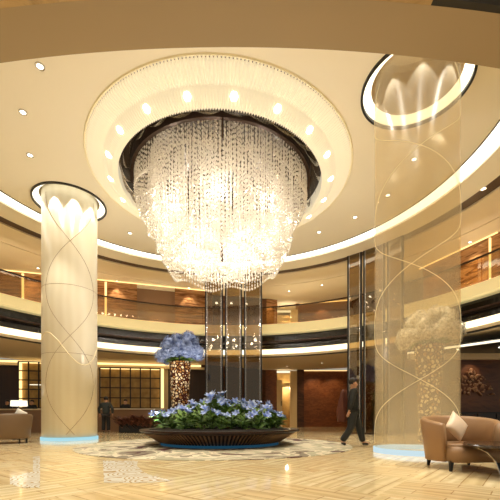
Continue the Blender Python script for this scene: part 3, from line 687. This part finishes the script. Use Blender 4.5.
foliage(gx(143, 17.6), 17.75, 2.3, .5, 1.3, 460, M['redfol'], 'trough of dark red foliage along the reception counter')
foliage(gx(378, 18.2), 18.2, .5, .4, 2.3, 260, M['leaf'], 'tall leafy green plant behind the middle glass pane right of the man', 8, .42)

# ---------------------------------------------------------------- people
DG = None
def skin_mesh(name, pts, edges, m, parent=None, sub=2, root=0):
    bm = bmesh.new(); lay = bm.verts.layers.skin.verify(); vs = []
    for i, (p, r) in enumerate(pts):
        v_ = bm.verts.new(p); rr = r if isinstance(r, tuple) else (r, r); v_[lay].radius = rr; v_[lay].use_root = (i == root); vs.append(v_)
    for a, b in edges: bm.edges.new((vs[a], vs[b]))
    me = bpy.data.meshes.new(name); bm.to_mesh(me); bm.free(); o = bpy.data.objects.new(name, me); COL.objects.link(o)
    s = o.modifiers.new('s', 'SKIN'); s.use_smooth_shade = True; u = o.modifiers.new('u', 'SUBSURF'); u.levels = sub; u.render_levels = sub
    dg = bpy.context.evaluated_depsgraph_get(); me2 = bpy.data.meshes.new_from_object(o.evaluated_get(dg)); bpy.data.objects.remove(o)
    me2.name = name; me2.materials.clear(); me2.materials.append(m)
    for p in me2.polygons: p.use_smooth = True
    o = bpy.data.objects.new(name, me2); COL.objects.link(o); o.parent = parent; return o
def chain(n, off=0): return [(off+i, off+i+1) for i in range(n-1)]
def hand_pts(w, d, side):             # five curled fingers leaving the palm
    P = []; E = []
    return P, E
def person(loc, rz, lab, pose, top, bottom, hairm=None, hair=True, headturn=0, upper_only=False):
    """local frame: faces -Y, left/right along X; pose gives joint positions"""
    t = thing('person', lab, 'person', loc, rz); J = pose
    # body: pelvis, spine, neck, head, arms, legs in one surface
    pts = [(J['pelvis'], .12), (J['waist'], .11), (J['chest'], .125), (J['neck'], .055), (J['jaw'], .075), (J['head'], .098), (J['crown'], .06), (J['nose'], .018)]
    ed = [(0, 1), (1, 2), (2, 3), (3, 4), (4, 5), (5, 6), (4, 7)]
    for s in ('l', 'r'):
        b = len(pts); pts += [(J[s+'sh'], .052), (J[s+'el'], .038), (J[s+'wr'], .026), (J[s+'pa'], (.024, .034))]; ed += [(2, b), (b, b+1), (b+1, b+2), (b+2, b+3)]
        pa = Vector(J[s+'pa']); wr = Vector(J[s+'wr']); d = (pa-wr).normalized(); sd = Vector((0, 1, 0)) if abs(d.y) < .7 else Vector((1, 0, 0))
        for k, L in enumerate((.062, .074, .07, .052)):
            o_ = sd*(-.027+.018*k); q = len(pts); curl = Vector((.5 if s == 'l' else -.5, 0, 0)); f1 = pa+d*.03+o_; f2 = f1+d*L*.6; f3 = f2+(d+curl).normalized()*L*.5
            pts += [(f1, .0088), (f2, .008), (f3, .007)]; ed += [(b+3, q), (q, q+1), (q+1, q+2)]
        q = len(pts); th = wr+(pa-wr)*.5-sd*.034; pts += [(th, .011), (th-sd*.014+d*.045, .009)]; ed += [(b+3, q), (q, q+1)]
        if not upper_only:
            b = len(pts); pts += [(J[s+'hip'], .085), (J[s+'kn'], .056), (J[s+'an'], .038), (J[s+'to'], .032)]; ed += [(0, b), (b, b+1), (b+1, b+2), (b+2, b+3)]
    skin_mesh('body', pts, ed, M['skin'], t, 1)
    V = Vector
    pts = [(V(J['pelvis'])-V((0, 0, .1)), (.195, .165)), (J['waist'], (.18, .15)), (J['chest'], (.195, .155)), (V(J['neck'])-V((0, 0, .015)), (.08, .075))]; ed = [(0, 1), (1, 2), (2, 3)]
    for s in ('l', 'r'):
        b = len(pts); pts += [(J[s+'sh'], .086), (J[s+'el'], .072), (V(J[s+'wr']), .054)]; ed += [(2, b), (b, b+1), (b+1, b+2)]
    skin_mesh('jacket', pts, ed, top, t, 2)
    if not upper_only:
        pts = [(J['pelvis'], (.16, .13))]; ed = []
        for s in ('l', 'r'):
            b = len(pts); pts += [(J[s+'hip'], .122), (J[s+'kn'], .098), (V(J[s+'an'])+V((0, 0, .0)), .09)]; ed += [(0, b), (b, b+1), (b+1, b+2)]
        skin_mesh('trousers', pts, ed, bottom, t, 2)
        for s in ('l', 'r'):
            an, to = V(J[s+'an']), V(J[s+'to']); an = an-V((0, 0, .03)); skin_mesh('shoe', [(an-(to-an)*.15, .045), ((an+to)/2, .046), (to, .036)], [(0, 1), (1, 2)], M['black'], t, 1)
    if hair:
        h = V(J['head']); bm = bmesh.new(); bmesh.ops.create_icosphere(bm, subdivisions=3, radius=.113); f_ = (V(J['nose'])-V(J['jaw'])); f_.z = 0; f_.normalize()
        for v_ in bm.verts[:]:
            if v_.co.dot(f_) > .045 and v_.co.z < .072 or v_.co.z < -.075: v_.co *= .72
            v_.co.x *= .96
        link('hair', bm, hairm or M['hair'], t, True, loc=h+V((0, 0, .03))-f_*.012)
    h = V(J['head']); f_ = (V(J['nose'])-V(J['jaw'])); f_.z = 0; f_.normalize(); sd = V((-f_.y, f_.x, 0))
    for s in (-1, 1):
        bm = bmesh.new(); bmesh.ops.create_icosphere(bm, subdivisions=2, radius=.012); link('eye', bm, M['black'], t, True, loc=h+f_*.088+sd*.034*s+V((0, 0, -.008)))
        bm = bmesh.new(); bmesh.ops.create_icosphere(bm, subdivisions=2, radius=.026); bmesh.ops.scale(bm, vec=(.6, .8, 1.2), verts=bm.verts[:]); link('ear', bm, M['skin'], t, True, loc=h+sd*.098*s+V((0, 0, -.025)))
    return t
def standing(**k):
    J = dict(pelvis=(0, 0, .93), waist=(0, 0, 1.1), chest=(0, 0, 1.34), neck=(0, 0, 1.50), jaw=(0, -.02, 1.565), head=(0, -.005, 1.64), crown=(0, 0, 1.70), nose=(0, -.125, 1.612),
             lsh=(.185, 0, 1.42), lel=(.25, .02, 1.14), lwr=(.26, -.05, .90), lpa=(.26, -.07, .83), rsh=(-.185, 0, 1.42), rel=(-.25, .02, 1.14), rwr=(-.26, -.05, .90), rpa=(-.26, -.07, .83),
             lhip=(.095, 0, .86), lkn=(.11, -.01, .48), lan=(.12, .02, .09), lto=(.14, -.14, .045), rhip=(-.095, 0, .86), rkn=(-.11, -.01, .48), ran=(-.12, .02, .09), rto=(-.14, -.14, .045))
    J.update(k); return J
# walking man: faces photo right (+X) -> rotate local -Y to +X
walk = standing(lhip=(.09, -.01, .87), lkn=(.10, -.17, .50), lan=(.10, -.27, .09), lto=(.11, -.43, .05), rhip=(-.09, .01, .87), rkn=(-.10, .06, .48), ran=(-.10, .30, .12), rto=(-.11, .18, .045),
                lel=(.25, .1, 1.14), lwr=(.27, .08, .90), lpa=(.27, .07, .83), rel=(-.25, .06, 1.15), rwr=(-.25, .13, .92), rpa=(-.25, .15, .85))
mX = gx(353, 9.85)
man = person((mX, 9.85, 0), math.radians(82), 'man in a dark suit walking to the right past the rug', walk, M['suit'], M['suit'])
man.scale = (1.05,)*3
# long brown coat trailing at his back, held by the near hand
bm = bmesh.new(); rows = []
outl = [(1.56, .07, .04), (1.44, .14, .05), (1.30, .19, .06), (1.1, .25, .08), (.98, .30, .09), (.85, .27, .09), (.72, .22, .08), (.66, .19, .06)]
for z, wd, th in outl:
    rows.append([bm.verts.new((mX-.22-.06*(1.44-z)+wd*.62*math.cos(a), 9.98+th*math.sin(a)+.02*math.sin(4*a+z*5), z)) for a in [i*2*PI/20 for i in range(20)]])
for A, B in zip(rows, rows[1:]):
    for k in range(20): bm.faces.new((A[k], A[(k+1) % 20], B[(k+1) % 20], B[k]))
bm.faces.new(rows[0]); bm.faces.new(rows[-1])
tag(link('coat', bm, M['coat'], None, True), 'long brown coat slung behind the walking man', 'coat')
bk = person((gx(106, 17.6), 17.6, 0), math.radians(185), 'person in dark shirt and trousers standing by the cream column, seen from behind', standing(lel=(.33, .06, 1.16), lwr=(.30, -.02, .93), lpa=(.30, -.04, .86), rel=(-.33, .06, 1.16), rwr=(-.30, -.02, .93), rpa=(-.30, -.04, .86)), M['shirt'], M['trouser'])
person((gx(125.5, 20.3), 20.3, 0), 0, 'person in dark clothes behind the tan reception counter', standing(), M['suit'], M['suit'])
person((gx(32, 19.0), 19.0, 0), 0, 'person in dark clothes behind the left counter, nearest the cream column', standing(), M['suit'], M['suit']).scale = (.95,)*3
person((gx(7.5, 19.0), 19.0, 0), 0, 'person in dark clothes behind the left counter, at the far left', standing(), M['suit'], M['suit']).scale = (.95,)*3

# ---------------------------------------------------------------- lights
def spot(loc, tgt, W, size, blend=.5, col=(1, .945, .80), rad=.03):
    l = bpy.data.lights.new('spot', 'SPOT'); l.energy = W; l.spot_size = math.radians(size); l.spot_blend = blend; l.color = col; l.shadow_soft_size = rad
    o = bpy.data.objects.new('spot', l); COL.objects.link(o); o.location = loc; o.rotation_euler = (Vector(tgt)-Vector(loc)).to_track_quat('-Z', 'Y').to_euler()
def point(loc, W, col=(1, .93, .82), rad=.1):
    l = bpy.data.lights.new('point', 'POINT'); l.energy = W; l.color = col; l.shadow_soft_size = rad; o = bpy.data.objects.new('point', l); COL.objects.link(o); o.location = loc
# downlights
def downlight(x, y, z, lab, W=0, r=.075, size=70):
    t = thing('downlight', lab, 'downlight', (x, y, z), 0, 'recessed downlights')
    bm = bmesh.new(); lathe(bm, [(r, -.015), (r*1.45, -.02), (r*1.5, .0), (r, .0)], 0, 0, 24, closed=True); link('trim_ring', bm, M['steel'], t)
    bm = bmesh.new(); lathe(bm, [(.001, -.008), (r, -.008), (r, .0), (.001, .0)], 0, 0, 24); link('lamp', bm, M['dl'], t)
    if W: spot((x, y, z-.03), (x, y, 0), W, size)
def ceil_pt(px, py, H=7.46): Y = F*H/(HY-py); return gx(px, Y), Y
for (px, py, nm) in ((40, 66, 'ceiling downlight nearest the bulkhead at far left'), (23, 112, 'ceiling downlight second from the bulkhead at far left'), (30, 155, 'ceiling downlight above and left of the cream column'),
                     (130, 233, 'ceiling downlight right of the cream column'), (319, 232, 'ceiling downlight between the chandelier and the cove, farthest'), (355, 217, 'ceiling downlight between chandelier and clear column'), (414, 159, 'ceiling downlight seen through the clear column, upper'), (388, 195, 'ceiling downlight seen through the clear column, lower'), (351, 108, None)):
    if nm: x, y = ceil_pt(px, py); downlight(x, y, CE, nm, 480, .065)
for (px, py, nm) in ((14, 222, 'slot downlight at the left in the dark ring'), (483, 190, 'slot downlight at the right in the dark ring')):
    x, y = ceil_pt(px, py); downlight(x, y, CE+.05, nm, 60)
for (px, py, nm) in ((38, 268, 'upper gallery downlight left of the cream column'), (117, 281, 'upper gallery downlight right of the cream column'), (155, 290, 'upper gallery downlight over the niche'), (189, 288, 'upper gallery downlight left of the chandelier tip'), (289, 291, 'upper gallery downlight right of the planter screen'), (322, 285, 'upper gallery downlight left of the far glass screen'), (470, 242, 'upper gallery downlight over the right stone wall')):
    x, y = ceil_pt(px, py); downlight(x, y, CE, nm, 0, .06)
for (px, py, nm) in ((287, 366, 'lower soffit downlight before the lit door'), (322, 363, 'lower soffit downlight before the brown stone wall')):
    x, y = ceil_pt(px, py, 3.40); downlight(x, y, GZ, nm, 60, .05)
# scallops on the columns
for k, (x, y) in enumerate(COLS):
    base = math.atan2(-y, -x)+.14
    for i in range(9):
        a = base+i*2*PI/9; c, s = math.cos(a), math.sin(a)
        spot((x+1.07*c, y+1.07*s, CE-.02), (x+1.0*c, y+1.0*s, CE-2.4), 48 if k == 0 else 50, 66, .3, (1, .93, .78), .02)
# chandelier lamps
for i in range(8):
    a = i*PI/4; point((CHX+1.8*math.cos(a), CHY+1.8*math.sin(a), zb+6.1), 62)
for i in range(6):
    a = i*PI/3; point((CHX+1.15*math.cos(a), CHY+1.15*math.sin(a), zb+5.3), 20)
    point((CHX+.8*math.cos(a+.5), CHY+.8*math.sin(a+.5), zb+4.9), 4)
# wall washers upstairs
def wash(x, y, tx, ty, W=120, z=CE-.1, tz=CE-1.4): spot((x, y, z), (tx, ty, tz), W, 75, .6, (1, .86, .62))
for px in (33, 118, 190):
    x, y = on_uw(px); wash(x, y-.45, x, y, 90)
for px in (60, 90): x, y = on_uw(px); wash(x, y-.6, x, y, 60)
wash(9.1, 15.3, 9.65, 15.55, 120); wash(9.9, 12.9, 10.9, 12.6, 90); wash(8.4, 17.2, 8.9, 17.5, 60)
wash(4.6, 23.0, 4.7, 23.7, 70); wash(1.3, 22.4, 1.4, 23.0, 50)
# ground: stone wall, door, relief, receptions
spot((gx(315, 25.9), 25.6, GZ-.1), (gx(315, 26.7), 26.8, 1.6), 120, 90, .7, (1, .74, .45)); spot((gx(335, 25.9), 25.6, GZ-.1), (gx(335, 26.7), 26.8, 1.6), 90, 90, .7, (1, .74, .45))
point((gx(287, 26.9), 26.95, 2.9), 60, (1, .84, .58), .08); point((2.45, 24.2, zb+6.6), 45, (1, .86, .62), .08)
spot((10.35, 16.2, zr-.15), (10.35, 16.9, 2.7), 60, 60, .6, (1, .8, .55)); spot((8.6, 16.2, zr-.15), (8.6, 16.9, 2.7), 30, 60, .6, (1, .8, .55))
# shop-front of downlights over the lounge seats (the ceiling continues over the camera)
spot((4.6, 3.4, zb+5.0), (3.7, 5.8, .3), 520, 40, .6); spot((-6.2, 7.6, CE-.1), (-7.3, 10.8, .3), 260, 40, .6)
spot((PX-.4, 7.0, CE-.1), (PX, PY, .6), 420, 30, .6, (1, .92, .8)); spot((-2.2, 11.0, CE-.1), (-2.76, 14.2, 3.6), 120, 24, .6, (1, .95, .88))
spot((3.0, 6.4, CE-.1), (mX, 9.85, 1.0), 160, 30, .6)
for x in (-5.2, -2.6, 0, 2.6, 5.2):
    spot((x, 4.55, zb+4.95), (x*1.1, 5.6, 0), 420, 95, .7)
spot((4.0, 9.3, zb+5.2), (gx(429, 10.9), 10.9, 3.4), 300, 40, .6)  # unseen spot added to brighten the hydrangeas behind the clear column
# unseen fill lights added along the gallery ledge to brighten the ceiling
for i in range(11):
    a = math.radians(-15+i*21); point((CX+11.4*math.cos(a), CY+11.4*math.sin(a), zb+5.5), 42, (1, .9, .74), .12)
for i in range(6):  # unseen spots added in the planter, more fill for the ceiling
    a = math.radians(i*60+20); spot((PX+1.95*math.cos(a), PY+1.95*math.sin(a), .6), (PX+4.5*math.cos(a), PY+4.5*math.sin(a), CE), 330, 110, .8, (1, .93, .82), .1)
w = bpy.data.worlds.new('w'); scn.world = w; w.use_nodes = True; bgn = w.node_tree.nodes['Background']; bgn.inputs[0].default_value = (1, .9, .74, 1); bgn.inputs[1].default_value = .38

# ---------------------------------------------------------------- camera
cam = bpy.data.cameras.new('camera'); co = bpy.data.objects.new('camera', cam); COL.objects.link(co); co.location = (0, 0, EYE); co.rotation_euler = (PI/2, 0, 0)
cam.sensor_width = 36; cam.lens = 36*F/500; cam.shift_y = (HY-250)/500; cam.clip_end = 200
scn.camera = co
vs_ = scn.view_settings; vs_.view_transform = 'Standard'; vs_.look = 'None'; vs_.gamma = 1; vs_.use_curve_mapping = False; vs_.exposure = 0.0
